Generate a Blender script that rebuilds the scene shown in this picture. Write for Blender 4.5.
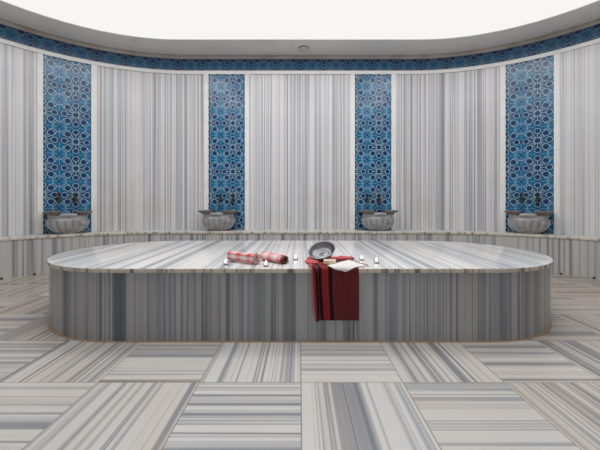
import bpy, bmesh, math, random
from mathutils import Vector, Matrix, noise
random.seed(7)
for o in list(bpy.data.objects): bpy.data.objects.remove(o)
S = bpy.context.scene; COL = S.collection
PI = math.pi

# ------------------------------------------------------------------ camera, world, light, exposure
F = 333.0
cam_d = bpy.data.cameras.new('camera'); cam = bpy.data.objects.new('camera', cam_d); COL.objects.link(cam)
cam.location = (0, 0, 1.0); cam.rotation_euler = (PI/2, 0, 0)
cam_d.sensor_width = 36; cam_d.lens = F/600*36; cam_d.shift_y = -22/600; cam_d.clip_start = .02
S.camera = cam
S.view_settings.view_transform = 'Standard'; S.view_settings.look = 'None'
S.view_settings.gamma = 1; S.view_settings.use_curve_mapping = False
S.view_settings.exposure = 0.0
W = bpy.data.worlds.new('world'); S.world = W; W.use_nodes = True
W.node_tree.nodes['Background'].inputs[0].default_value = (.8, .85, 1, 1)
W.node_tree.nodes['Background'].inputs[1].default_value = 0.0
DOME = .93          # luminance of the glowing ceiling dome
FLAME = 9.0
FILL = 10.5          # watts of each unseen fill disk added inside the dome to brighten the room
for lx, ly in ((-2.0, 2.1), (-.7, 1.9), (.7, 1.9), (2.0, 2.1), (-2.0, 3.5), (-.7, 3.7), (.7, 3.7), (2.0, 3.5)):
    ld = bpy.data.lights.new('fill_light', 'AREA'); ld.shape = 'DISK'; ld.size = .9; ld.energy = FILL; ld.color = (1, .985, .97)
    lo_ = bpy.data.objects.new('fill_light', ld); COL.objects.link(lo_); lo_.location = (lx, ly, 3.80)

# ------------------------------------------------------------------ node helpers
class N:
    def __init__(s, name):
        s.m = bpy.data.materials.new(name); s.m.use_nodes = True
        s.t = s.m.node_tree; s.n = s.t.nodes; s.l = s.t.links
        s.b = s.n['Principled BSDF']; s._uv = None
    def put(s, inp, v):
        if hasattr(v, 'is_output') or isinstance(v, bpy.types.NodeSocket): s.l.new(v, inp)
        elif v is not None: inp.default_value = v
    def math(s, op, a, b=None, c=None, clamp=False):
        n = s.n.new('ShaderNodeMath'); n.operation = op; n.use_clamp = clamp
        for i, v in enumerate((a, b, c)): s.put(n.inputs[i], v) if v is not None else None
        return n.outputs[0]
    def xyz(s, x=0, y=0, z=0):
        n = s.n.new('ShaderNodeCombineXYZ')
        for i, v in enumerate((x, y, z)): s.put(n.inputs[i], v)
        return n.outputs[0]
    def sep(s, v):
        n = s.n.new('ShaderNodeSeparateXYZ'); s.l.new(v, n.inputs[0]); return n.outputs
    def uv(s):
        n = s.n.new('ShaderNodeTexCoord'); return s.sep(n.outputs['UV'])
    def obj(s):
        n = s.n.new('ShaderNodeTexCoord'); return s.sep(n.outputs['Object'])
    def noise(s, vec, scale=1, detail=2, rough=.5, dist=0, color=False):
        n = s.n.new('ShaderNodeTexNoise'); n.noise_dimensions = '3D'; s.l.new(vec, n.inputs['Vector'])
        n.inputs['Scale'].default_value = scale; n.inputs['Detail'].default_value = detail
        n.inputs['Roughness'].default_value = rough; n.inputs['Distortion'].default_value = dist
        return n.outputs[1 if color else 0]
    def ramp(s, v, stops, interp='LINEAR'):
        n = s.n.new('ShaderNodeValToRGB'); s.l.new(v, n.inputs[0]); cr = n.color_ramp; cr.interpolation = interp
        while len(cr.elements) < len(stops): cr.elements.new(.5)
        for e, (p, c) in zip(cr.elements, stops):
            e.position = p; e.color = c if len(c) == 4 else (*c, 1)
        return n.outputs[0]
    def mix(s, f, a, b, mode='MIX'):
        n = s.n.new('ShaderNodeMix'); n.data_type = 'RGBA'; n.blend_type = mode
        s.put(n.inputs[0], f)
        for i, v in ((6, a), (7, b)):
            if isinstance(v, tuple) and len(v) == 3: v = (*v, 1)
            s.put(n.inputs[i], v)
        return n.outputs[2]
    def out(s, color, rough=.4, metal=0, spec=.5, coat=0, coat_rough=.05):
        if isinstance(color, tuple): color = (*color[:3], 1)
        s.put(s.b.inputs['Base Color'], color); s.put(s.b.inputs['Roughness'], rough)
        s.b.inputs['Metallic'].default_value = metal
        s.b.inputs['Specular IOR Level'].default_value = spec
        s.b.inputs['Coat Weight'].default_value = coat; s.b.inputs['Coat Roughness'].default_value = coat_rough
        return s.m
    def bump(s, h, strength=.3, dist=.01):
        n = s.n.new('ShaderNodeBump'); n.inputs['Strength'].default_value = strength
        n.inputs['Distance'].default_value = dist; s.l.new(h, n.inputs['Height']); s.l.new(n.outputs[0], s.b.inputs['Normal'])

def lin(r, g=None, b=None):
    if g is None: g = b = r
    f = lambda c: (c/255/12.92) if c/255 <= .04045 else ((c/255+.055)/1.055)**2.4
    return (f(r), f(g), f(b))

def striped(n, w, v, seed, dark, mid, light, f1=9, fine=30, line=.55, bias=0.0, linecol=None, warm=.5, warmcol=None, slab=None, wander=.03):
    """Marmara marble: parallel grey bands that run along v and vary across w (both in metres)."""
    if slab:     # each slab of stone is cut from another block
        sid = n.math('FLOOR', n.math('DIVIDE', w, slab)); seed = n.math('MULTIPLY_ADD', sid, 7.31, seed)
    va = n.math('MULTIPLY', v, wander)
    a = n.noise(n.xyz(n.math('MULTIPLY', w, f1), n.math('MULTIPLY', va, 1.2), seed), 1, 3, .62)
    c1 = n.ramp(a, [(.28, dark), (.38+bias, mid), (.44+bias, light), (.52+bias, light), (.55+bias, mid), (.60+bias, light), (.72, mid)])
    b = n.noise(n.xyz(n.math('MULTIPLY', w, fine), n.math('MULTIPLY', va, 2.0), n.math('ADD', seed, 3.7)), 1, 1.5, .5)
    lw = n.math('SUBTRACT', 1.0, n.math('DIVIDE', n.math('ABSOLUTE', n.math('SUBTRACT', b, .56)), .035), clamp=True)
    gate = n.ramp(n.noise(n.xyz(n.math('MULTIPLY', w, 4.0), va, n.math('ADD', seed, 9.1)), 1, 1, .5), [(.42, (0,)*3), (.56, (1,)*3)])
    lw = n.math('MULTIPLY', n.math('MULTIPLY', lw, gate), line)
    c2 = n.mix(lw, c1, linecol or dark)
    # faint soft mottling and rusty warmth in the stone itself
    m = n.noise(n.xyz(n.math('MULTIPLY', w, 7), n.math('MULTIPLY', v, 1.0), seed), 1, 1, .5)
    mm = n.ramp(m, [(.40, (0,)*3), (.75, (1,)*3)])
    wc = warmcol or lin(205, 186, 164)
    return n.mix(n.math('MULTIPLY', mm, warm), c2, wc, 'MULTIPLY' if warmcol else 'MIX')

# ---- stone
D, M_, L_ = lin(126, 130, 141), lin(174, 177, 185), lin(232, 232, 234)
n = N('wall_marble'); u = n.uv()
col = striped(n, u[0], u[1], 1.3, D, M_, L_, f1=10, fine=20, line=.9, bias=-.0, linecol=lin(120, 124, 136), warm=.10, slab=None, wander=.015)
stn = n.noise(n.xyz(u[0], u[1], 2.2), 1.7, 4, .65)          # yellowish water marks above the bench
stn = n.math('MULTIPLY', n.ramp(stn, [(.50, (0,)*3), (.66, (1,)*3)]), n.ramp(n.math('DIVIDE', u[1], 3.3), [(.20, (1,)*3), (.40, (.7,)*3), (.48, (0,)*3)]))
col = n.mix(n.math('MULTIPLY', stn, .28), col, lin(232, 214, 190), 'MULTIPLY')
wall_m = n.out(col, .28, coat=.15, coat_rough=.12)
n = N('bench_marble'); u = n.uv()
col = striped(n, u[0], u[1], 5.1, lin(104, 107, 116), lin(146, 149, 156), lin(200, 199, 197), f1=5.5, fine=16, line=.6, bias=.03, linecol=lin(88, 90, 100), warm=.12)
bench_m = n.out(col, .3, coat=.1, coat_rough=.1)
n = N('platform_side_marble'); u = n.uv()
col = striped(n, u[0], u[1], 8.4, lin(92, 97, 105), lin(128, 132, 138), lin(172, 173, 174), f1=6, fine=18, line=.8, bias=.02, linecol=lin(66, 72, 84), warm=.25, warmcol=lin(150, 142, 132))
plat_side_m = n.out(col, .3, coat=.15, coat_rough=.15)
n = N('platform_top_marble'); o = n.obj()
sl = n.math('FLOOR', n.math('DIVIDE', n.math('ADD', o[0], .33), .80))
seed = n.math('MULTIPLY', sl, 4.7)
col = striped(n, o[0], o[1], seed, lin(146, 151, 162), lin(186, 190, 198), lin(234, 233, 232), f1=8, fine=22, line=.75, bias=-.0, linecol=lin(112, 122, 142), warm=.12)
geo = n.n.new('ShaderNodeNewGeometry'); nz = n.sep(geo.outputs['True Normal'])[2]
edge = n.math('LESS_THAN', nz, .5)
ex = n.uv()[0]
ev = n.noise(n.xyz(n.math('MULTIPLY', ex, 12), 0, 2.2), 1, 3, .7)
ecol = n.ramp(ev, [(.28, lin(96, 88, 82)), (.38, lin(128, 118, 108)), (.47, lin(200, 188, 174)), (.60, lin(212, 202, 188)), (.72, lin(160, 148, 134))])
plat_top_m = n.out(n.mix(edge, col, ecol), n.math('MULTIPLY_ADD', edge, .1, .22), coat=.12, coat_rough=.08)
n = N('bench_top_marble'); o = n.uv()
col = striped(n, o[0], o[1], 11.0, lin(150, 152, 160), lin(196, 196, 198), lin(222, 220, 214), f1=5, fine=14, line=.5, warm=.2)
geo = n.n.new('ShaderNodeNewGeometry'); nz = n.sep(geo.outputs['True Normal'])[2]
edge = n.math('LESS_THAN', nz, .5)
ev = n.noise(n.xyz(n.math('MULTIPLY', o[0], 11), 0, 6.2), 1, 3, .7)
ecol = n.ramp(ev, [(.30, lin(120, 112, 106)), (.42, lin(178, 170, 160)), (.47, lin(214, 206, 194)), (.62, lin(222, 215, 203)), (.7, lin(172, 162, 150))])
bench_top_m = n.out(n.mix(edge, col, ecol), .25)

# ---- floor: square marble tiles, bands turned by a quarter from tile to tile
TW = .567
n = N('floor_marble'); o = n.obj()
tx = n.math('DIVIDE', n.math('SUBTRACT', o[0], .006), TW); ty = n.math('DIVIDE', n.math('SUBTRACT', o[1], 1.856), TW)
ix = n.math('FLOOR', tx); iy = n.math('FLOOR', ty)
par = n.math('FLOORED_MODULO', n.math('ADD', ix, iy), 2.0)
fx = n.math('SUBTRACT', tx, ix); fy = n.math('SUBTRACT', ty, iy)
mixf = lambda f, a, b: n.math('ADD', n.math('MULTIPLY', b, f), n.math('MULTIPLY', a, n.math('SUBTRACT', 1.0, f)))
w = mixf(par, o[1], o[0])      # every other tile has its bands turned
v = mixf(par, o[0], o[1])
wn = n.n.new('ShaderNodeTexWhiteNoise'); wn.noise_dimensions = '2D'; n.l.new(n.xyz(ix, iy), wn.inputs[0])
seed = n.math('MULTIPLY', wn.outputs[0], 53.0)
FD, FM, FL = lin(122, 126, 134), lin(162, 164, 169), lin(216, 215, 213)
col = striped(n, w, v, seed, FD, FM, FL, f1=8, fine=15, line=.85, bias=.03, linecol=lin(92, 97, 106), warm=.25, warmcol=None, wander=.02)
# tiles turn browner towards the sides and back of the room, varied per tile
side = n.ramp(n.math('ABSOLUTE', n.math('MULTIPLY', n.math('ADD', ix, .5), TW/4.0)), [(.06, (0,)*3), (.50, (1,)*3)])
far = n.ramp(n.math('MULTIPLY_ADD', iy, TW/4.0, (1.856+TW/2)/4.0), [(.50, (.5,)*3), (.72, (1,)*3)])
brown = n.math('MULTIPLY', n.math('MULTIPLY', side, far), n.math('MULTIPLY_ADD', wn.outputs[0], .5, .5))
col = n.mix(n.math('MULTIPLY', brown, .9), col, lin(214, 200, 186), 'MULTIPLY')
def dl(f): return n.math('MINIMUM', f, n.math('SUBTRACT', 1.0, f))
g = n.math('LESS_THAN', n.math('MINIMUM', dl(fx), dl(fy)), .0055)
col = n.mix(n.math('MULTIPLY', g, .8), col, lin(150, 136, 120))
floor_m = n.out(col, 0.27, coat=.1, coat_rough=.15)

# ---- glazed tiles with interlaced geometric ornament
def tile_mat(name, uoff, voff, soffit_shade):
    n = N(name); u = n.uv(); P = .418
    def cell(c, off): return n.math('PINGPONG', n.math('ADD', n.math('DIVIDE', c, P), off), .5)
    a = cell(u[0], 20.0 + uoff); b = cell(u[1], 20.0 + voff)
    x = n.math('MAXIMUM', a, b); y = n.math('MINIMUM', a, b)
    p = n.xyz(x, y, 0)
    def vm(op, a_, b_=None, sc=None):
        m = n.n.new('ShaderNodeVectorMath'); m.operation = op; n.put(m.inputs[0], a_)
        if b_ is not None: n.put(m.inputs[1], b_)
        if sc is not None: n.put(m.inputs['Scale'], sc)
        return m
    def dpt(c): return vm('DISTANCE', p, (*c, 0)).outputs['Value']
    def seg(A, B):
        pa = vm('SUBTRACT', p, (*A, 0)).outputs[0]; ba = (B[0]-A[0], B[1]-A[1], 0); l2 = ba[0]**2+ba[1]**2
        h = n.math('DIVIDE', vm('DOT_PRODUCT', pa, ba).outputs['Value'], l2, clamp=True)
        s_ = vm('SCALE', ba, sc=h).outputs[0]
        return vm('LENGTH', vm('SUBTRACT', pa, s_).outputs[0]).outputs['Value']
    def polar(c):
        ax = n.math('ABSOLUTE', n.math('SUBTRACT', x, c[0])); ay = n.math('ABSOLUTE', n.math('SUBTRACT', y, c[1]))
        return n.math('MAXIMUM', ax, ay), n.math('MULTIPLY', n.math('ADD', ax, ay), .7071)
    def octo(c): q = polar(c); return n.math('MAXIMUM', *q)       # eight-sided outline
    def star(c): q = polar(c); return n.math('MINIMUM', *q)       # eight-pointed star of two squares
    dA = dpt((0, 0)); dR = octo((.25, .25)); dQ = octo((.5, .15)); dB = octo((.5, .5)); dT = dpt((.30, 0))
    sA = star((0, 0)); sB = star((.5, .5)); sR = polar((.25, .25))[0]; sQ = polar((.5, .15))[1]
    lines = [n.math('ABSOLUTE', n.math('SUBTRACT', dA, .195)), n.math('ABSOLUTE', n.math('SUBTRACT', dR, .105)),
             n.math('ABSOLUTE', n.math('SUBTRACT', dQ, .095)), n.math('ABSOLUTE', n.math('SUBTRACT', dB, .10)),
             n.math('ADD', seg((.05, 0), (.44, 0)), .006), n.math('ADD', n.math('ABSOLUTE', n.math('SUBTRACT', sA, .12)), .009), seg((.34, .34), (.43, .43)), seg((.5, .24), (.5, .40)), seg((.205, .085), (.30, .135)), seg((.385, .28), (.45, .41))]
    d = lines[0]
    for q in lines[1:]: d = n.math('MINIMUM', d, q)
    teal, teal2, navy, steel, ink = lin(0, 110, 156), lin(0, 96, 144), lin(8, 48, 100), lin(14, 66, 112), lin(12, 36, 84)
    # region colours
    c = n.mix(n.math('LESS_THAN', dT, .13), steel, teal)
    c = n.mix(n.math('LESS_THAN', dA, .195), c, teal2)
    c = n.mix(n.math('LESS_THAN', sA, .10), c, teal)
    c = n.mix(n.math('LESS_THAN', dA, .04), c, navy)
    c = n.mix(n.math('LESS_THAN', sR, .045), c, navy)
    c = n.mix(n.math('LESS_THAN', sQ, .045), c, navy)
    c = n.mix(n.math('LESS_THAN', dB, .05), c, navy)
    ringB = n.math('MULTIPLY', n.math('GREATER_THAN', dB, .115), n.math('LESS_THAN', dB, .20))
    c = n.mix(ringB, c, ink)
    hue = n.noise(n.xyz(u[0], u[1], 3), 2.2, 2)
    c = n.mix(n.math('MULTIPLY', n.ramp(hue, [(.4, (0,)*3), (.65, (1,)*3)]), .12), c, lin(60, 84, 140))
    ln = n.math('SUBTRACT', 1.0, n.math('DIVIDE', n.math('SUBTRACT', d, .005), .011), clamp=True)
    c = n.mix(n.math('MULTIPLY', ln, .9 if not soffit_shade else .6), c, lin(170, 210, 228))
    if soffit_shade: c = n.mix(.5, c, lin(6, 30, 60))  # shadow of the soffit painted into the frieze colour
    # joints of the square tiles
    return n.out(c, .2, spec=.4, coat=.1, coat_rough=.1)
tile_m = tile_mat('glazed_blue_tile', 0, .809, False)
frieze_m = tile_mat('shaded_blue_frieze_tile', .517, .962, True)

n = N('white_marble'); o = n.obj()
white_m = n.out(n.ramp(n.noise(n.xyz(o[0], o[1], o[2]), 5, 5, .6, .6), [(.3, lin(238, 236, 232)), (.5, lin(249, 248, 246)), (.7, lin(250, 249, 247))]), .3)
n = N('cornice_plaster'); o = n.obj()
cornice_m = n.out(n.ramp(n.noise(n.xyz(o[0], o[1], o[2]), 3, 5, .6), [(.35, lin(168, 158, 148)), (.6, lin(190, 184, 177))]), .5)
n = N('painted_soffit'); o = n.obj()
st = n.noise(n.xyz(o[0], o[1], o[2]), 1.3, 4, .6)
soffit_m = n.out(n.ramp(st, [(.35, lin(240, 238, 235)), (.62, lin(236, 233, 229)), (.8, lin(222, 208, 190))]), .75)
n = N('luminous_dome')
n.b.inputs['Emission Color'].default_value = (1, .992, .985, 1); n.b.inputs['Emission Strength'].default_value = DOME
dome_m = n.out((.0, .0, .0), .9, spec=0)
n = N('outer_plaster'); outer_m = n.out(lin(196, 192, 186), .8)
n = N('floor_grout'); caulk_m = n.out(lin(176, 146, 112), .8)

# ------------------------------------------------------------------ mesh helpers
def tag(o, label=None, cat=None, group=None, kind=None):
    if label: o['label'] = label
    if cat: o['category'] = cat
    if group: o['group'] = group
    if kind: o['kind'] = kind
    return o
def empty(name, loc=(0, 0, 0), rz=0):
    o = bpy.data.objects.new(name, None); COL.objects.link(o); o.location = loc; o.rotation_euler = (0, 0, rz)
    o.empty_display_size = .05; return o
def link(name, bm, mats, parent=None, smooth=False, angle=None):
    me = bpy.data.meshes.new(name); bmesh.ops.recalc_face_normals(bm, faces=bm.faces) if angle != 'keep' else None
    bm.to_mesh(me); bm.free()
    for m in (mats if isinstance(mats, (list, tuple)) else [mats]): me.materials.append(m)
    if smooth:
        for p in me.polygons: p.use_smooth = True
        if smooth != 'all':
            try: me.set_sharp_from_angle(angle=math.radians(40))
            except Exception: pass
    o = bpy.data.objects.new(name, me); COL.objects.link(o)
    if parent: o.parent = parent
    return o
def copy_tree(o, parent=None):
    c = o.copy(); COL.objects.link(c); c.parent = parent
    for ch in list(o.children): copy_tree(ch, c)
    return c

# the room's outline as a path: s = 0 in the middle of the back wall, off = distance inwards
XC, YC, R0 = 1.9, 2.96, 2.79
ARC = R0*PI/2
def pth(s, off=0.0):
    sg = 1 if s >= 0 else -1; a = abs(s); R = R0-off
    if a <= XC: return Vector((s, YC+R, 0))
    if a <= XC+ARC:
        t = (a-XC)/R0; return Vector((sg*(XC+R*math.sin(t)), YC+R*math.cos(t), 0))
    return Vector((sg*(XC+R), YC-(a-XC-ARC), 0))
def heading(s):
    sg = 1 if s >= 0 else -1; a = abs(s)
    t = 0 if a <= XC else min(1, (a-XC)/ARC)*PI/2
    return -sg*t                         # z-rotation that turns local -y to face into the room
def samples(s0, s1, step=.09):
    pts = {round(s0, 5), round(s1, 5)}
    for k in (-XC-ARC, -XC, XC, XC+ARC):
        if s0 < k < s1: pts.add(k)
    m = max(1, int(math.ceil((s1-s0)/step)))
    for i in range(m+1): pts.add(round(s0+(s1-s0)*i/m, 5))
    r = sorted(pts); out = [r[0]]
    for q in r[1:]:
        if q-out[-1] > .004: out.append(q)
    out[-1] = s1
    return out
def ray_s(px, off=0.0):
    """arc position where the sight line at picture column px meets the path offset by off"""
    t = (px-300)/F; lo, hi = (-5.5, 5.5)
    for _ in range(60):
        m = (lo+hi)/2; p = pth(m, off)
        if p.x/p.y < t: lo = m
        else: hi = m
    return lo
def strip(name, s0, s1, o_in, o_out, z0, z1, mat, parent=None, bevel=0, u0=0):
    """bar of rectangular section that follows the wall; o_in = distance of its room side from the wall, o_out = of its back"""
    bm = bmesh.new(); uvl = bm.loops.layers.uv.new('UVMap'); ss = samples(s0, s1); rings = []
    for s in ss:
        a, b = pth(s, o_out), pth(s, o_in)
        rings.append([bm.verts.new((a.x, a.y, z0)), bm.verts.new((b.x, b.y, z0)), bm.verts.new((b.x, b.y, z1)), bm.verts.new((a.x, a.y, z1))])
    vv = [z0, z0, z1, z1]
    offs = [o_out, o_in, o_in, o_out]
    for i in range(len(ss)-1):
        for k in range(4):
            k2 = (k+1) % 4
            f = bm.faces.new((rings[i][k], rings[i+1][k], rings[i+1][k2], rings[i][k2]))
            hor = k in (0, 2)
            for lp, (s, kk) in zip(f.loops, ((ss[i], k), (ss[i+1], k), (ss[i+1], k2), (ss[i], k2))):
                lp[uvl].uv = (s-u0, offs[kk] if hor else vv[kk])
    for r, s in ((rings[0], ss[0]), (rings[-1], ss[-1])):
        f = bm.faces.new(r)
        for lp, kk in zip(f.loops, range(4)): lp[uvl].uv = (s, vv[kk])
    if bevel:
        bm.normal_update()
        es = [e for e in bm.edges if len(e.link_faces) == 2 and e.link_faces[0].normal.angle(e.link_faces[1].normal, 0) > 1.0 and abs(e.verts[0].co.z-e.verts[1].co.z) < 1e-4]
        bmesh.ops.bevel(bm, geom=es, offset=bevel, segments=2, affect='EDGES', profile=.5)
    return link(name, bm, mat, parent, smooth=True)

# ------------------------------------------------------------------ the room
ZS = 3.547       # soffit height
SE = XC+ARC+3.56 # arc position where the side walls meet the front wall
YF = pth(SE).y
bm = bmesh.new()
vs = [bm.verts.new((p.x, p.y, 0)) for p in [pth(s, -.1) for s in samples(-SE, SE, .3)]]
f = bm.faces.new(vs)
r = bmesh.ops.extrude_face_region(bm, geom=[f]); bmesh.ops.translate(bm, vec=(0, 0, -.08), verts=[e for e in r['geom'] if isinstance(e, bmesh.types.BMVert)])
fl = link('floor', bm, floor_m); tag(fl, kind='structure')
tag(strip('wall_back', -XC, XC, 0, -.1, 0, ZS, wall_m), kind='structure')
tag(strip('wall_left', -SE, -XC, 0, -.1, 0, ZS, wall_m), kind='structure')
tag(strip('wall_right', XC, SE, 0, -.1, 0, ZS, wall_m), kind='structure')
bm = bmesh.new(); bmesh.ops.create_cube(bm, size=1); bmesh.ops.transform(bm, matrix=Matrix.Translation((0, YF-.05, ZS/2)) @ Matrix.Diagonal((2*(XC+R0)+.2, .1, ZS, 1)), verts=bm.verts)
uvl = bm.loops.layers.uv.new('UVMap')
for fc in bm.faces:
    for lp in fc.loops: lp[uvl].uv = (lp.vert.co.x, lp.vert.co.z)
tag(link('wall_front', bm, wall_m), kind='structure')

def opening(off, z):   # closed stadium outline of the ceiling recess
    R = R0-off; pts = []
    for i in range(33): t = -PI/2+PI*i/32; pts.append((XC+R*math.cos(t), YC+R*math.sin(t), z))
    for i in range(33): t = PI/2+PI*i/32; pts.append((-XC+R*math.cos(t), YC+R*math.sin(t), z))
    return [Vector(p) for p in pts]
OFF = .555
bm = bmesh.new()
outer = [bm.verts.new((p.x, p.y, ZS)) for p in [pth(s, -.1) for s in samples(-SE, SE, .2)]]
inner = [bm.verts.new(p) for p in opening(OFF, ZS)]
es = [bm.edges.new((l[i], l[(i+1) % len(l)])) for l in (outer, inner) for i in range(len(l))]
bmesh.ops.triangle_fill(bm, edges=es, use_beauty=True)
top = [bm.verts.new(v.co+Vector((0, 0, .008))) for v in inner]
for i in range(len(inner)): j = (i+1) % len(inner); bm.faces.new((inner[i], inner[j], top[j], top[i]))
bm.normal_update()
tag(link('ceiling', bm, soffit_m, smooth=True), kind='structure')
bm = bmesh.new(); prev = None; K = 10
for k in range(K+1):
    a = PI/2*k/K; R = (R0-OFF+.012); hgt = ZS+.006+.62*math.sin(a)
    sc = math.cos(a)
    ring = []
    if k < K:
        for p in opening(OFF-.012, hgt):
            ring.append(bm.verts.new((p.x*sc, YC+(p.y-YC)*sc, hgt)))
    else: ring = [bm.verts.new((0, YC, hgt))]
    if prev:
        m = len(prev)
        for i in range(m):
            j = (i+1) % m
            if len(ring) > 1: bm.faces.new((prev[i], prev[j], ring[j], ring[i]))
            else: bm.faces.new((prev[i], prev[j], ring[0]))
    prev = ring
tag(link('ceiling_dome', bm, dome_m, smooth='all'), kind='structure')

# blue frieze, cornice and trims
tag(strip('tile_frieze', -SE+.01, SE-.01, .008, .0005, 3.279, 3.478, frieze_m), 'blue tile band with white star tracery running along the top of the wall', 'tile band')
tag(strip('trim_1', -SE+.01, SE-.01, .03, 0.0005, 3.478, ZS-.001, cornice_m, bevel=.004), kind='structure')
tag(strip('trim_2', -SE+.01, SE-.01, .022, 0.0005, 3.219, 3.279, white_m, bevel=.003), kind='structure')
BT = .54          # top of the wall bench
panels = []; k = 3
wh = ['far-left', 'centre-left', 'centre-right', 'far-right']
PL = [(-263.0, -257, -208.7, -203), (-95.7, -91.3, -55, -50.8), (50.3, 54.7, 91.2, 95.8), (200.2, 205.5, 254, 260)]
plabel = ['blue star-patterned tile panel leftmost of the four, near the left edge of the wall',
          'blue star-patterned tile panel second from the left, left of the middle wall bay',
          'blue star-patterned tile panel third from the left, right of the middle wall bay',
          'blue star-patterned tile panel rightmost of the four, near the right edge of the wall']
for i, q in enumerate(PL):
    s = [ray_s(300+x) for x in q]; panels.append(s)
    tag(strip('tile_mosaic', s[1], s[2], .010, .0005, BT, 3.219, tile_m, u0=ray_s((59.4, 220.9, 366.7, 521.3)[i])), plabel[i], 'tile panel', 'blue tile panels set in the marble wall')
    for a, b in ((s[0], s[1]), (s[2], s[3])):
        tag(strip('trim_%d' % k, a, b, .020, .0005, BT, 3.219, white_m, bevel=.003), kind='structure'); k += 1

# wall bench
bench = empty('wall_bench', (0, YC+R0-.2, 0)); tag(bench, 'long marble bench following the curved wall below the blue tile panels', 'bench')
def reparent(o, p): o.parent = p; o.matrix_parent_inverse = Matrix.Translation(-p.location); return o
BS = XC+ARC+1.6
reparent(strip('bench_front', -BS, BS, .325, .001, 0.0, BT-.04, bench_m), bench)
reparent(strip('bench_top', -BS-.01, BS+.01, .34, .001, BT-.04, BT, bench_top_m, bevel=.006), bench)

# ------------------------------------------------------------------ navel stone (marble platform)
PZ, PXC, PYC, PR = .532, 1.370, 3.27, .885
def stadium(r, z, nseg=28, nstr=16):
    pts = []
    for i in range(nseg+1): t = -PI/2+PI*i/nseg; pts.append((PXC+r*math.cos(t), PYC+r*math.sin(t)))
    for i in range(1, nstr): pts.append((PXC-2*PXC*i/nstr, PYC+r))
    for i in range(nseg+1): t = PI/2+PI*i/nseg; pts.append((-PXC+r*math.cos(t), PYC+r*math.sin(t)))
    for i in range(1, nstr): pts.append((-PXC+2*PXC*i/nstr, PYC-r))
    return [Vector((x, y, z)) for x, y in pts]
def prism(name, r, z0, z1, mat, parent, bevel=0):
    bm = bmesh.new(); uvl = bm.loops.layers.uv.new('UVMap')
    lo = [bm.verts.new(p) for p in stadium(r, z0)]; hi = [bm.verts.new(p) for p in stadium(r, z1)]
    m = len(lo); u = [0]
    for i in range(m): u.append(u[-1]+(lo[(i+1) % m].co-lo[i].co).length)
    for i in range(m):
        j = (i+1) % m; f = bm.faces.new((lo[i], lo[j], hi[j], hi[i]))
        for lp, q in zip(f.loops, ((u[i], z0), (u[i+1], z0), (u[i+1], z1), (u[i], z1))): lp[uvl].uv = q
    bm.faces.new(lo[::-1]); bm.faces.new(hi)
    if bevel:
        bm.normal_update()
        es = [e for e in bm.edges if any(len(f.verts) > 6 for f in e.link_faces)]
        bmesh.ops.bevel(bm, geom=es, offset=bevel, segments=3, affect='EDGES', profile=.5)
    o = link(name, bm, mat, None, smooth=True); reparent(o, parent); return o
plat = empty('marble_platform', (0, PYC, 0)); tag(plat, 'large rounded striped marble platform standing in the middle of the floor', 'platform')
prism('side_facing', PR-.012, .0, PZ-.034, plat_side_m, plat)
prism('top_slab', PR+.004, PZ-.034, PZ, plat_top_m, plat, bevel=.006)
prism('caulk_joint', PR-.002, .0, .006, caulk_m, plat)

# ------------------------------------------------------------------ small-object materials
n = N('basin_marble'); o = n.obj()
v = n.noise(n.xyz(n.math('MULTIPLY', o[0], 3), o[1], n.math('MULTIPLY', o[2], 22)), 1.6, 4, .6, .5)
basin_m = n.out(n.ramp(v, [(.3, lin(128, 130, 136)), (.45, lin(160, 161, 164)), (.6, lin(182, 182, 182)), (.7, lin(150, 151, 155))]), .3)
n = N('basin_rim_marble'); o = n.obj()
basin_rim_m = n.out(n.ramp(n.noise(n.xyz(o[0], o[1], o[2]), 9, 4, .6), [(.35, lin(104, 100, 96)), (.65, lin(146, 140, 134))]), .3)
n = N('aged_brass'); o = n.obj()
brass_m = n.out(n.ramp(n.noise(n.xyz(o[0], o[1], o[2]), 30, 3), [(.4, (.04, .032, .024)), (.7, (.13, .10, .065))]), .4, metal=1)
n = N('hammered_steel'); o = n.obj()
steel_m = n.out((.28, .28, .29), .38, metal=1)
vn = n.noise(n.xyz(o[0], o[1], o[2]), 60, 1); n.bump(vn, .15, .003)
n = N('candle_tin'); tin_m = n.out((.45, .44, .43), .3, metal=1)
n = N('candle_wax'); wax_m = n.out(lin(244, 240, 232), .5)
n = N('wick'); wick_m = n.out((.03, .025, .02), .9)
n = N('flame'); n.b.inputs['Emission Color'].default_value = (1, .86, .70, 1); n.b.inputs['Emission Strength'].default_value = FLAME
flame_m = n.out((1, .9, .8), .5)
n = N('soap'); soap_m = n.out(lin(232, 218, 194), .45)
n = N('white_cotton'); o = n.obj(); wcot_m = n.out(lin(236, 234, 232), .85); n.bump(n.noise(n.xyz(o[0], o[1], o[2]), 400, 1), .3, .001)
n = N('tan_cord'); cord_m = n.out(lin(176, 138, 118), .8)
n = N('black_rubber'); black_m = n.out((.01, .01, .01), .6)
n = N('dark_gap'); gap_m = n.out((.03, .03, .03), .6)
n = N('lamp_cover'); cover_m = n.out(lin(214, 211, 206), .5)

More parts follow.
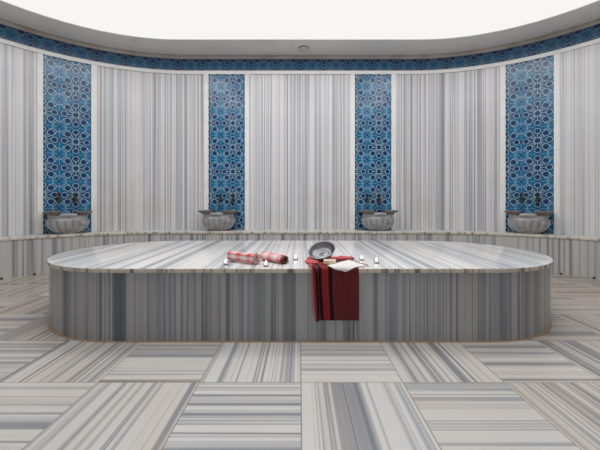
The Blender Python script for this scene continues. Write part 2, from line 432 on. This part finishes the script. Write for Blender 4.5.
# red peshtemal: vertical stripes across u (0..1 of width)
n = N('red_striped_cotton'); u = n.uv()
K0 = lin(30, 14, 18); RD = lin(140, 38, 42); RB = lin(190, 84, 86); DR = lin(116, 46, 50)
base = n.ramp(u[0], [(0, RB), (.05, DR), (.115, K0), (.19, RD), (.335, K0), (.425, DR)], 'CONSTANT')
fr = n.math('FRACT', n.math('MULTIPLY', u[0], 22.0))
ln = n.math('MULTIPLY', n.math('LESS_THAN', n.math('ABSOLUTE', n.math('SUBTRACT', fr, .5)), .2), n.math('GREATER_THAN', u[0], .45))
c = n.mix(n.math('MULTIPLY', ln, .75), base, K0)
red_m = n.out(c, .9, spec=.15); n.b.inputs['Sheen Weight'].default_value = .12; n.b.inputs['Sheen Tint'].default_value = (1, .7, .7, 1)
wv = n.math('SINE', n.math('MULTIPLY', u[0], 500)); n.bump(wv, .25, .001)
n = N('red_cotton_lit'); red_lit_m = n.out(lin(206, 92, 96), .9, spec=.15); n.b.inputs['Sheen Weight'].default_value = .25  # paler copy of the red cotton, glare on the towel top painted in

# plaid cotton of the rolls: u along the roll in metres, v around
def plaid(name):
    n = N(name); u = n.uv()
    def band(c, per, off, wd): return n.math('LESS_THAN', n.math('FRACT', n.math('ADD', n.math('DIVIDE', c, per), off)), wd)
    a = band(u[0], .115, .12, .42); b = band(u[1], .085, .3, .5)
    tcol = n.mix(n.math('MULTIPLY', n.math('ADD', a, b), .5), lin(244, 232, 228), lin(232, 46, 58))
    thin = n.math('MAXIMUM', band(u[0], .115, .62, .05), band(u[1], .085, .85, .06))
    tcol = n.mix(n.math('MULTIPLY', thin, .6), tcol, lin(216, 60, 70))
    wv = n.noise(n.xyz(u[0], u[1], 0), 260, 1)
    tcol = n.mix(n.math('MULTIPLY', wv, .25), tcol, lin(250, 236, 232))
    n.bump(wv, .4, .002)
    return n.out(tcol, .9, spec=.15)
plaid_m = plaid('red_white_plaid_cotton')

# ------------------------------------------------------------------ basins
def basin(parent):
    # body: scalloped bowl, wider than deep
    NS = 96
    prof = [(.30, 0), (.48, .002), (.52, .014), (.69, .036), (.86, .078), (.96, .12), (.99, .165), (1.0, .195), (.985, .205), (.93, .21), (.905, .225), (.90, .25), (.93, .268), (.95, .275)]
    inn = [(.83, .275), (.80, .24), (.72, .17), (.55, .11), (.3, .085)]
    bm = bmesh.new(); rows = []
    for i, (r, z) in enumerate(prof+inn):
        row = []
        for k in range(NS):
            t = 2*PI*k/NS
            lobe = 0
            if 2 <= i <= 8: lobe = -.16*(1-abs(math.cos(t*8)))**1.4*(1 if i < 7 else .5)
            e = 2.4; c_, s_ = math.cos(t), math.sin(t)
            q = (abs(c_)**e+abs(s_)**e)**(-1/e)
            rr = r*(1+lobe)*q
            row.append(bm.verts.new((.272*rr*c_, .180*rr*s_, z)))
        rows.append(row)
    for a, b in zip(rows, rows[1:]):
        for k in range(NS): j = (k+1) % NS; bm.faces.new((a[k], a[j], b[j], b[k]))
    bm.faces.new(rows[0][::-1]); bm.faces.new(rows[-1])
    body = link('bowl', bm, basin_m, parent, smooth=True)
    # curved front lip between the two shoulders
    bm = bmesh.new(); seg = 14; rings = []
    for k in range(seg+1):
        x = -.105+.21*k/seg; y = -.150-.022*math.cos(PI*(x/.21))
        rings.append([bm.verts.new((x, y-.012, .262)), bm.verts.new((x, y-.018, .285)), bm.verts.new((x, y-.008, .305)), bm.verts.new((x, y+.035, .305)), bm.verts.new((x, y+.035, .262))])
    for a, b in zip(rings, rings[1:]):
        for k in range(5): j = (k+1) % 5; bm.faces.new((a[k], b[k], b[j], a[j]))
    bm.faces.new(rings[0][::-1]); bm.faces.new(rings[-1])
    link('front_lip', bm, basin_m, parent, smooth=True)
    # flaring shoulders left and right
    for sg in (-1, 1):
        bm = bmesh.new(); rings = []
        # section rings from bottom to top: (x_in, x_out, y_front, y_back, z)
        for (xi, xo, yf, yb, z) in ((.13, .235, -.135, .150, .272), (.115, .25, -.150, .160, .292), (.10, .275, -.170, .168, .308), (.085, .298, -.186, .172, .322), (.083, .300, -.188, .172, .340)):
            pts = []
            for (cx, cy) in ((xi, yf), (xo, yf), (xo, yb), (xi, yb)):
                pts.append((cx, cy))
            rr = []
            m = 4
            P4 = [Vector((p[0], p[1])) for p in pts]
            for q in range(4):
                a_, b_, c_ = P4[q-1], P4[q], P4[(q+1) % 4]
                d1 = (a_-b_).normalized(); d2 = (c_-b_).normalized(); rd = .022
                for w_ in range(m+1):
                    t = w_/m; p0 = b_+d1*rd; p2 = b_+d2*rd
                    p = p0*(1-t)**2+b_*2*t*(1-t)+p2*t*t; rr.append(bm.verts.new((sg*p.x, p.y, z)))
            rings.append(rr)
        for a, b in zip(rings, rings[1:]):
            L = len(a)
            for k in range(L): j = (k+1) % L; bm.faces.new((a[k], a[j], b[j], b[k]))
        bm.faces.new(rings[0][::-1])
        # sunk soap tray on top
        topr = rings[-1]; cx = sum(v.co.x for v in topr)/len(topr); cy = sum(v.co.y for v in topr)/len(topr)
        in1 = [bm.verts.new((cx+(v.co.x-cx)*.82, cy+(v.co.y-cy)*.86, .340)) for v in topr]
        in2 = [bm.verts.new((cx+(v.co.x-cx)*.74, cy+(v.co.y-cy)*.80, .330)) for v in topr]
        L = len(topr)
        for k in range(L):
            j = (k+1) % L; bm.faces.new((topr[k], topr[j], in1[j], in1[k])); bm.faces.new((in1[k], in1[j], in2[j], in2[k]))
        bm.faces.new(in2)
        link('shoulder', bm, basin_rim_m, parent, smooth=True)
bl = ['grey marble wash basin farthest left on the wall bench', 'grey marble wash basin on the bench, second from the left, below the tile panel',
      'grey marble wash basin on the bench, third from the left, below the tile panel', 'grey marble wash basin farthest right on the wall bench']
b0 = None
for i, px in enumerate((68, 219, 377.5, 528.5)):
    s = ray_s(px, .19); p = pth(s, .205)
    if b0 is None: b0 = empty('wash_basin'); basin(b0); b = b0
    else: b = copy_tree(b0)
    b.location = (p.x, p.y, BT+.0005); b.rotation_euler.z = heading(s)
    tag(b, bl[i], 'basin', 'marble wash basins on the bench')

# taps
def lathe(bm, prof, M=Matrix(), n_=20, cap=True):
    rows = []
    for r, z in prof: rows.append([bm.verts.new(M @ Vector((r*math.cos(2*PI*k/n_), r*math.sin(2*PI*k/n_), z))) for k in range(n_)])
    for a, b in zip(rows, rows[1:]):
        for k in range(n_): j = (k+1) % n_; bm.faces.new((a[k], a[j], b[j], b[k]))
    if cap: bm.faces.new(rows[0][::-1]); bm.faces.new(rows[-1])
def tube(bm, pts, rad, n_=12, cap=True):
    pts = [Vector(p) for p in pts]; rows = []
    for i, p in enumerate(pts):
        d = (pts[min(i+1, len(pts)-1)]-pts[max(i-1, 0)]).normalized()
        up = Vector((1, 0, 0)) if abs(d.x) < .9 else Vector((0, 0, 1))
        a = d.cross(up).normalized(); b = d.cross(a); r = rad[i] if isinstance(rad, (list, tuple)) else rad
        rows.append([bm.verts.new(p+(a*math.cos(2*PI*k/n_)+b*math.sin(2*PI*k/n_))*r) for k in range(n_)])
    for a, b in zip(rows, rows[1:]):
        for k in range(n_): j = (k+1) % n_; bm.faces.new((a[k], a[j], b[j], b[k]))
    if cap: bm.faces.new(rows[0][::-1]); bm.faces.new(rows[-1])
def tap(parent):   # local origin on the wall, -y into the room
    RX = Matrix.Rotation(PI/2, 4, 'X')        # lathe axis z -> -y
    bm = bmesh.new(); lathe(bm, [(.034, 0), (.034, .006), (.026, .012), (.016, .016)], RX); link('wall_flange', bm, brass_m, parent, smooth=True)
    bm = bmesh.new(); tube(bm, [(0, -.012, 0), (0, -.05, 0), (0, -.08, .002), (0, -.10, -.012), (0, -.108, -.04), (0, -.108, -.062)], [.015, .018, .019, .017, .014, .017]); link('spout', bm, brass_m, parent, smooth=True)
    bm = bmesh.new(); lathe(bm, [(.017, 0), (.020, .012), (.013, .022), (.010, .05), (.015, .058), (.010, .066)], Matrix.Translation((0, -.062, .012))); link('valve_stem', bm, brass_m, parent, smooth=True)
    bm = bmesh.new(); tube(bm, [(-.036, -.062, .076), (-.02, -.062, .080), (0, -.062, .082), (.02, -.062, .080), (.036, -.062, .076)], [.009, .006, .008, .006, .009])
    lathe(bm, [(.008, 0), (.012, .012), (.007, .024), (.002, .034)], Matrix.Translation((0, -.062, .082))); link('handle', bm, brass_m, parent, smooth=True)
t0 = None
wh2 = ['farthest left', 'second from the left', 'third from the left', 'farthest right']
for i, (a, b) in enumerate(((58.6, 75), (219.8, 232.4), (367.6, 379.6), (521.9, 537.7))):
    for px, sd in ((a, 'left'), (b, 'right')):
        s = ray_s(px, .07); p = pth(s, .0103)
        if t0 is None: t0 = empty('wall_tap'); tap(t0); t = t0
        else: t = copy_tree(t0)
        t.location = (p.x, p.y, 1.055); t.rotation_euler.z = heading(s)
        tag(t, '%s one of the two dark brass taps above the basin %s' % (sd, wh2[i]), 'tap', 'brass taps above the basins')

# ceiling spotlight
sp = empty('ceiling_spotlight', (.06, 5.48, ZS-.0005)); tag(sp, 'small round recessed light in the grey ceiling soffit above the middle wall bay', 'light')
bm = bmesh.new(); lathe(bm, [(.062, 0), (.092, 0), (.092, -.006), (.086, -.012), (.070, -.012), (.066, -.004)], n_=40, cap=False)
link('ring', bm, gap_m, sp, smooth=True)
bm = bmesh.new(); lathe(bm, [(.0860, -.0115), (.082, -.022), (.06, -.030), (.02, -.034), (.001, -.035)], n_=40); link('cover', bm, cover_m, sp, smooth=True)

# small black drain caps where the bench meets the floor
dl_ = ['small black drain cap at the bench foot, at the left picture edge', 'small black drain cap at the foot of the bench, below the left tile panel',
       'small black drain cap at the foot of the bench, just right of the platform', 'small black drain cap at the bench foot, near the right picture edge']
for i, px in enumerate((1.5, 34.5, 561, 594)):
    s = ray_s(px, .34); p = pth(s, .341)
    bm = bmesh.new(); lathe(bm, [(.014, 0), (.014, .012), (.010, .02), (.004, .023)]); o = link('drain_cap', bm, black_m, smooth=True)
    o.location = (p.x, p.y, .0005); tag(o, dl_[i], 'drain cap', 'black drain caps along the bench foot')

# ------------------------------------------------------------------ things on the platform
def frompx(x, y, z):  # point at height z seen at (x, y) of the picture
    Y = (1-z)*F/(y-203); return Vector(((x-300)*Y/F, Y, z))
TOP = PZ
# tealights
def tealight(par):
    bm = bmesh.new(); lathe(bm, [(.0005, .0), (.018, 0), (.0195, .016), (.0205, .0168), (.019, .016), (.0175, .002), (.0005, .0015)], n_=28, cap=False); link('cup', bm, tin_m, par, smooth=True)
    bm = bmesh.new(); lathe(bm, [(.0172, .003), (.0183, .0130), (.014, .0122), (.003, .0118)], n_=24); link('wax', bm, wax_m, par, smooth=True)
    bm = bmesh.new(); tube(bm, [(0, 0, .0116), (0, .0005, .016), (.001, .001, .0195)], .0008, 8); link('wick', bm, wick_m, par, smooth=True)
    bm = bmesh.new(); lathe(bm, [(.0005, .0165), (.004, .019), (.0062, .024), (.0055, .030), (.003, .037), (.0004, .044)], n_=16); link('flame', bm, flame_m, par, smooth=True)
cl = ['lit tealight candle farthest left, in front of the left end of the rolled towels', 'lit tealight candle between the two rolled towels, close to the platform edge',
      'lit tealight candle standing alone between the rolled towels and the metal bowl', 'lit tealight candle just right of the red towel, the back one of two',
      'lit tealight candle farthest right on the platform']
c0 = None
for i, (x, y) in enumerate(((225.8, 265.0), (266, 266.6), (295.6, 260.2), (361.5, 260.6), (376.6, 263.4))):
    if c0 is None: c0 = empty('tealight'); tealight(c0); c = c0
    else: c = copy_tree(c0)
    p = frompx(x, y, TOP); c.location = (p.x, p.y, TOP+.0005); c.rotation_euler.z = i*1.1
    tag(c, cl[i], 'candle', 'lit tealights on the platform')

# rolled towels
def roll(name, A, B, rad, label, turns=4.2, loose=0.0, fringe=None, seed=0, core=.012):
    A, B = Vector(A), Vector(B); L = (B-A).length; yaw = math.atan2((B-A).y, (B-A).x)
    root = empty(name, (*((A+B)/2).xy, TOP), yaw); tag(root, label, 'towel', 'rolled plaid towels on the platform')
    bm = bmesh.new(); uvl = bm.loops.layers.uv.new('UVMap'); nx = 18; na = int(turns*22); grid = []; arcs = []
    ra = core; arc = 0
    for j in range(na+1):
        f = j/na; arcs.append(arc); rr = core+(rad-core)*f
        arc += rr*2*PI*turns/na
    for i in range(nx+1):
        x = -L/2+L*i/nx; row = []
        for j in range(na+1):
            f = j/na; th = 2*PI*turns*f+seed
            fl_ = 1+loose*max(0, (i/nx-.6)/.4)**1.5
            rr = (core+(rad-.004-core)*f)*fl_*(1+.035*noise.noise(Vector((x*12, th*.5, seed))))
            y = rr*math.cos(th); z = rr*math.sin(th)*.94
            row.append(bm.verts.new((x+.004*math.sin(th*2.3+seed)*(1 if i in (0, nx) else 0)+.006*(1-f)*(1 if i in (0, nx) else 0), y, z)))
        grid.append(row)
    for i in range(nx):
        for j in range(na):
            f = bm.faces.new((grid[i][j], grid[i+1][j], grid[i+1][j+1], grid[i][j+1]))
            for lp, (a, b) in zip(f.loops, ((i, j), (i+1, j), (i+1, j+1), (i, j+1))): lp[uvl].uv = (L*a/nx, arcs[b])
    zmin = min(v.co.z for v in bm.verts)
    bmesh.ops.translate(bm, vec=(0, 0, -zmin+.003), verts=bm.verts)
    cz = -zmin+.003
    o = link('rolled_cloth', bm, plaid_m, root, smooth='all', angle='keep')
    md = o.modifiers.new('thick', 'SOLIDIFY'); md.thickness = .0045; md.offset = 0
    if fringe:
        bm = bmesh.new(); rnd = random.Random(seed)
        for q in range(110):
            th = rnd.uniform(0, 2*PI); r1 = rad*math.sqrt(rnd.uniform(.03, .95))*(1+loose*.9); x0 = L/2-.008
            y0, z0 = r1*math.cos(th), cz+r1*.93*math.sin(th); ln = rnd.uniform(.012, .03)
            z1 = max(.003, z0+rnd.uniform(-.012, .004)); z2 = max(.003, z1-rnd.uniform(.002, .012))
            tube(bm, [(x0, y0, z0), (x0+ln*.6, y0+rnd.uniform(-.006, .006), z1), (x0+ln, y0+rnd.uniform(-.01, .01), z2)], [.0022, .0022, .0012], 5)
        link('fringe', bm, fringe, root, smooth='all')
    return root
n = N('fringe_cotton'); o = n.obj()
fringe_m = n.out(n.ramp(n.noise(n.xyz(o[0], o[1], o[2]), 70, 2), [(.42, lin(150, 52, 60)), (.5, lin(240, 214, 210)), (.62, lin(250, 244, 240))]), .9)
n = N('dark_fringe_cotton'); o = n.obj()
dark_fringe_m = n.out(n.ramp(n.noise(n.xyz(o[0], o[1], o[2]), 70, 2), [(.40, lin(46, 24, 26)), (.55, lin(96, 52, 52)), (.68, lin(176, 130, 124))]), .9)
roll('rolled_towel', frompx(229, 261.3, TOP)+Vector((0, .03, 0)), frompx(255.5, 265.0, TOP)+Vector((0, .025, 0)), .040, 'rolled red and white plaid towel, the left one, with its fringed end in front', fringe=fringe_m, loose=.28, seed=1.3)
roll('rolled_towel', frompx(262.5, 260.4, TOP)+Vector((0, .03, 0)), frompx(283.8, 264.6, TOP)+Vector((0, .025, 0)), .040, 'rolled red and white plaid towel, the right one, with a dark fringed end', turns=3.2, fringe=dark_fringe_m, seed=2.4, core=.019)

# draped red towel
def surf(rows, mat, name, parent, nu=26, sub=1, thick=.004, bump_=0, uoff=0, uspan=1):
    """rows: list of (x_left, x_right, y, z) along the length"""
    # resample rows smoothly
    R_ = []
    for a, b in zip(rows, rows[1:]):
        d = math.sqrt((a[2]-b[2])**2+(a[3]-b[3])**2); m = max(1, int(d/.014))
        for k in range(m): t = k/m; R_.append([a[q]*(1-t)+b[q]*t for q in range(4)])
    R_.append(list(rows[-1]))
    bm = bmesh.new(); uvl = bm.loops.layers.uv.new('UVMap'); G = []; acc = 0
    for i, (xl, xr, y, z) in enumerate(R_):
        row = []
        for j in range(nu+1):
            f = j/nu; x = xl+(xr-xl)*f
            if z > TOP:      # lying: soft wrinkles
                h = abs(noise.noise(Vector((x*9, y*11, 4.1))))*bump_*2.2*min(1, max(0, (y-2.385)/.08)); yy, zz = y, z+h
            else:            # hanging: gentle folds that deepen towards the hem
                dep = min(1, (TOP-z)/.30); yy = y-.0065*dep*(1+math.sin(f*21+1.0))*.5-.002*dep*math.sin(f*47); zz = z
            row.append(bm.verts.new((x, yy, zz)))
        G.append(row)
    L = len(G)
    for i in range(L-1):
        for j in range(nu):
            f = bm.faces.new((G[i][j], G[i][j+1], G[i+1][j+1], G[i+1][j]))
            for lp, (a, b) in zip(f.loops, ((i, j), (i, j+1), (i+1, j+1), (i+1, j))): lp[uvl].uv = (uoff+uspan*b/nu, a/L)
    o = link(name, bm, mat, parent, smooth='all', angle='keep')
    md = o.modifiers.new('thick', 'SOLIDIFY'); md.thickness = thick; md.offset = 0
    md = o.modifiers.new('soft', 'SUBSURF'); md.levels = sub; md.render_levels = sub
    return o
FE = PYC-PR-.004       # front face plane of the slab
tw = empty('draped_towel', (.25, FE, TOP)); tag(tw, 'dark red towel with black stripes draped over the front edge of the platform', 'towel')
z0 = TOP+.004
rows = [(.075, .44, 2.86, z0), (.06, .46, 2.80, z0), (.05, .43, 2.70, z0), (.055, .42, 2.58, z0), (.075, .418, 2.47, z0), (.088, .418, FE+.02, z0), (.09, .419, FE+.004, z0+.0005),
        (.09, .419, FE-.004, TOP-.004), (.091, .42, FE-.0065, TOP-.02), (.093, .421, FE-.007, .40), (.105, .421, FE-.007, .26), (.112, .421, FE-.007, .163)]
reparent(surf(rows, red_m, 'cloth', tw, bump_=.006), tw)
# inner folded layer that peeps out at the left
rows2 = [(.055, .11, FE+.07, z0+.004), (.07, .11, FE+.02, z0+.006), (.077, .11, FE+.004, z0+.006), (.078, .11, FE-.010, TOP-.004), (.079, .125, FE-.014, TOP-.02), (.082, .135, FE-.017, .40), (.095, .14, FE-.019, .26), (.108, .135, FE-.02, .158)]
o = surf(rows2, red_m, 'folded_layer', tw, nu=8, uoff=.0, uspan=.2); reparent(o, tw)

# bunched end of the towel under the bowl
bm = bmesh.new()
def cushion(bm, cx, cy, rx, ry, h, seed, rot=0):
    nu, nv = 28, 10; rows = []
    for i in range(nv+1):
        a = PI/2*i/nv
        row = []
        for j in range(nu):
            t = 2*PI*j/nu; w_ = 1+.22*noise.noise(Vector((math.cos(t)*2, math.sin(t)*2, seed)))
            x = rx*math.cos(a)*math.cos(t)*w_; y = ry*math.cos(a)*math.sin(t)*w_
            z = h*math.sin(a)*(1+.5*noise.noise(Vector((x*30, y*30, seed))))
            row.append(bm.verts.new((cx+x*math.cos(rot)-y*math.sin(rot), cy+x*math.sin(rot)+y*math.cos(rot), TOP+.008+z)))
        rows.append(row)
    for a, b in zip(rows, rows[1:]):
        for k in range(nu): j = (k+1) % nu; bm.faces.new((a[k], a[j], b[j], b[k]))
    bm.faces.new(rows[0][::-1]); bm.faces.new(rows[-1])
cushion(bm, .10, 2.60, .06, .07, .022, 1.0)
cushion(bm, .17, 2.72, .10, .04, .042, 2.0)
cushion(bm, .34, 2.77, .10, .045, .018, 3.0, .2)
reparent(link('bunched_end', bm, red_lit_m, tw, smooth='all'), tw)

# metal bowl, tilted towards the viewer
bw = empty('metal_bowl', (0, 0, 0)); tag(bw, 'round silver metal bowl tilted on the red towel', 'bowl')
bm = bmesh.new()
lathe(bm, [(.0005, -.052), (.030, -.053), (.046, -.052), (.066, -.045), (.082, -.030), (.092, -.012), (.098, 0), (.102, .001), (.1025, .0035), (.098, .004), (.0935, .001), (.088, -.011), (.078, -.028), (.063, -.041),
            (.052, -.0455), (.050, -.0435), (.047, -.0435), (.045, -.048), (.030, -.049), (.026, -.046), (.023, -.046), (.019, -.043), (.010, -.037), (.0005, -.0355)], n_=56, cap=False)
bowl = link('shell', bm, steel_m, bw, smooth='all')
bm = bmesh.new()
bmesh.ops.create_uvsphere(bm, u_segments=2+18, v_segments=10, radius=.008); bmesh.ops.translate(bm, vec=(0, 0, -.033), verts=bm.verts)
link('boss', bm, steel_m, bw, smooth='all')
bw.rotation_mode = 'XYZ'
bw.rotation_euler = (math.radians(29), math.radians(-16), 0); bw.scale = (1.1, 1.1, 1.0)
bw.location = (.173, 2.655, TOP+.094)

# soap
bm = bmesh.new(); bmesh.ops.create_cube(bm, size=1); bmesh.ops.scale(bm, vec=(.094, .060, .034), verts=bm.verts)
bmesh.ops.bevel(bm, geom=list(bm.edges), offset=.006, segments=3, affect='EDGES', profile=.5)
so = link('soap_bar', bm, soap_m, smooth=True); p = frompx(329.5, 264.2, TOP+.007); so.location = (p.x, 2.49, TOP+.0275); so.rotation_euler.z = math.radians(-6)
tag(so, 'cream bar of soap lying on the red towel in front of the bowl', 'soap')

# white cloth, one corner over the edge
wc = empty('white_cloth', (.34, 2.45, TOP)); tag(wc, 'white folded cloth with a tan cord lying over the red towel at the platform edge', 'cloth')
Lc, Tc, Rc, Bc = Vector((.198, 2.43)), Vector((.385, 2.66)), Vector((.487, 2.455)), Vector((.318, 2.335))
bm = bmesh.new(); m = 22; G = []
def cloth_pt(a, b, lift=0):
    # a: from left/bottom side to top/right side, b: along
    p = (Lc*(1-a)+Tc*a)*(1-b)+(Bc*(1-a)+Rc*a)*b
    k_ = ((1-a)*b)**2                       # the near corner is folded under: a rounded front
    p = p+Vector((0, .012*k_)) + Vector((-.012, -.045))*math.sin(PI*b)*(1-a)**2*(1-b) + Vector((.004, -.012))*math.sin(PI*a)*b**2*(1-a)
    yl = FE-.001; z = TOP+.0105+.006*math.sin(a*3)*math.sin(b*4)+.010*max(0, math.sin(PI*a))*max(0, math.sin(PI*b)); y = p.y
    if p.x > .425: z -= .004*min(1, (p.x-.425)/.02)
    if y < yl+.02:
        over = (yl+.02)-y
        if over < .03: y2 = yl+.02-over; z -= .25*over*over/.03*1.2; y = y2
        else: z -= .009+(over-.03); y = yl-.010-.004
    return Vector((p.x, y, z+lift))
for i in range(m+1): G.append([bm.verts.new(cloth_pt(i/m, j/m)) for j in range(m+1)])
for i in range(m):
    for j in range(m): bm.faces.new((G[i][j], G[i][j+1], G[i+1][j+1], G[i+1][j]))
o = link('cloth', bm, wcot_m, wc, smooth='all'); reparent(o, wc)
md = o.modifiers.new('thick', 'SOLIDIFY'); md.thickness = .003; md.offset = 1
bm = bmesh.new(); tube(bm, [cloth_pt(1.0, j/14, .006)+Vector((.004, .006, 0)) for j in range(15)]+[Vector((.50, 2.44, TOP+.006))], .0042, 8); o = link('cord', bm, cord_m, wc, smooth='all'); reparent(o, wc)
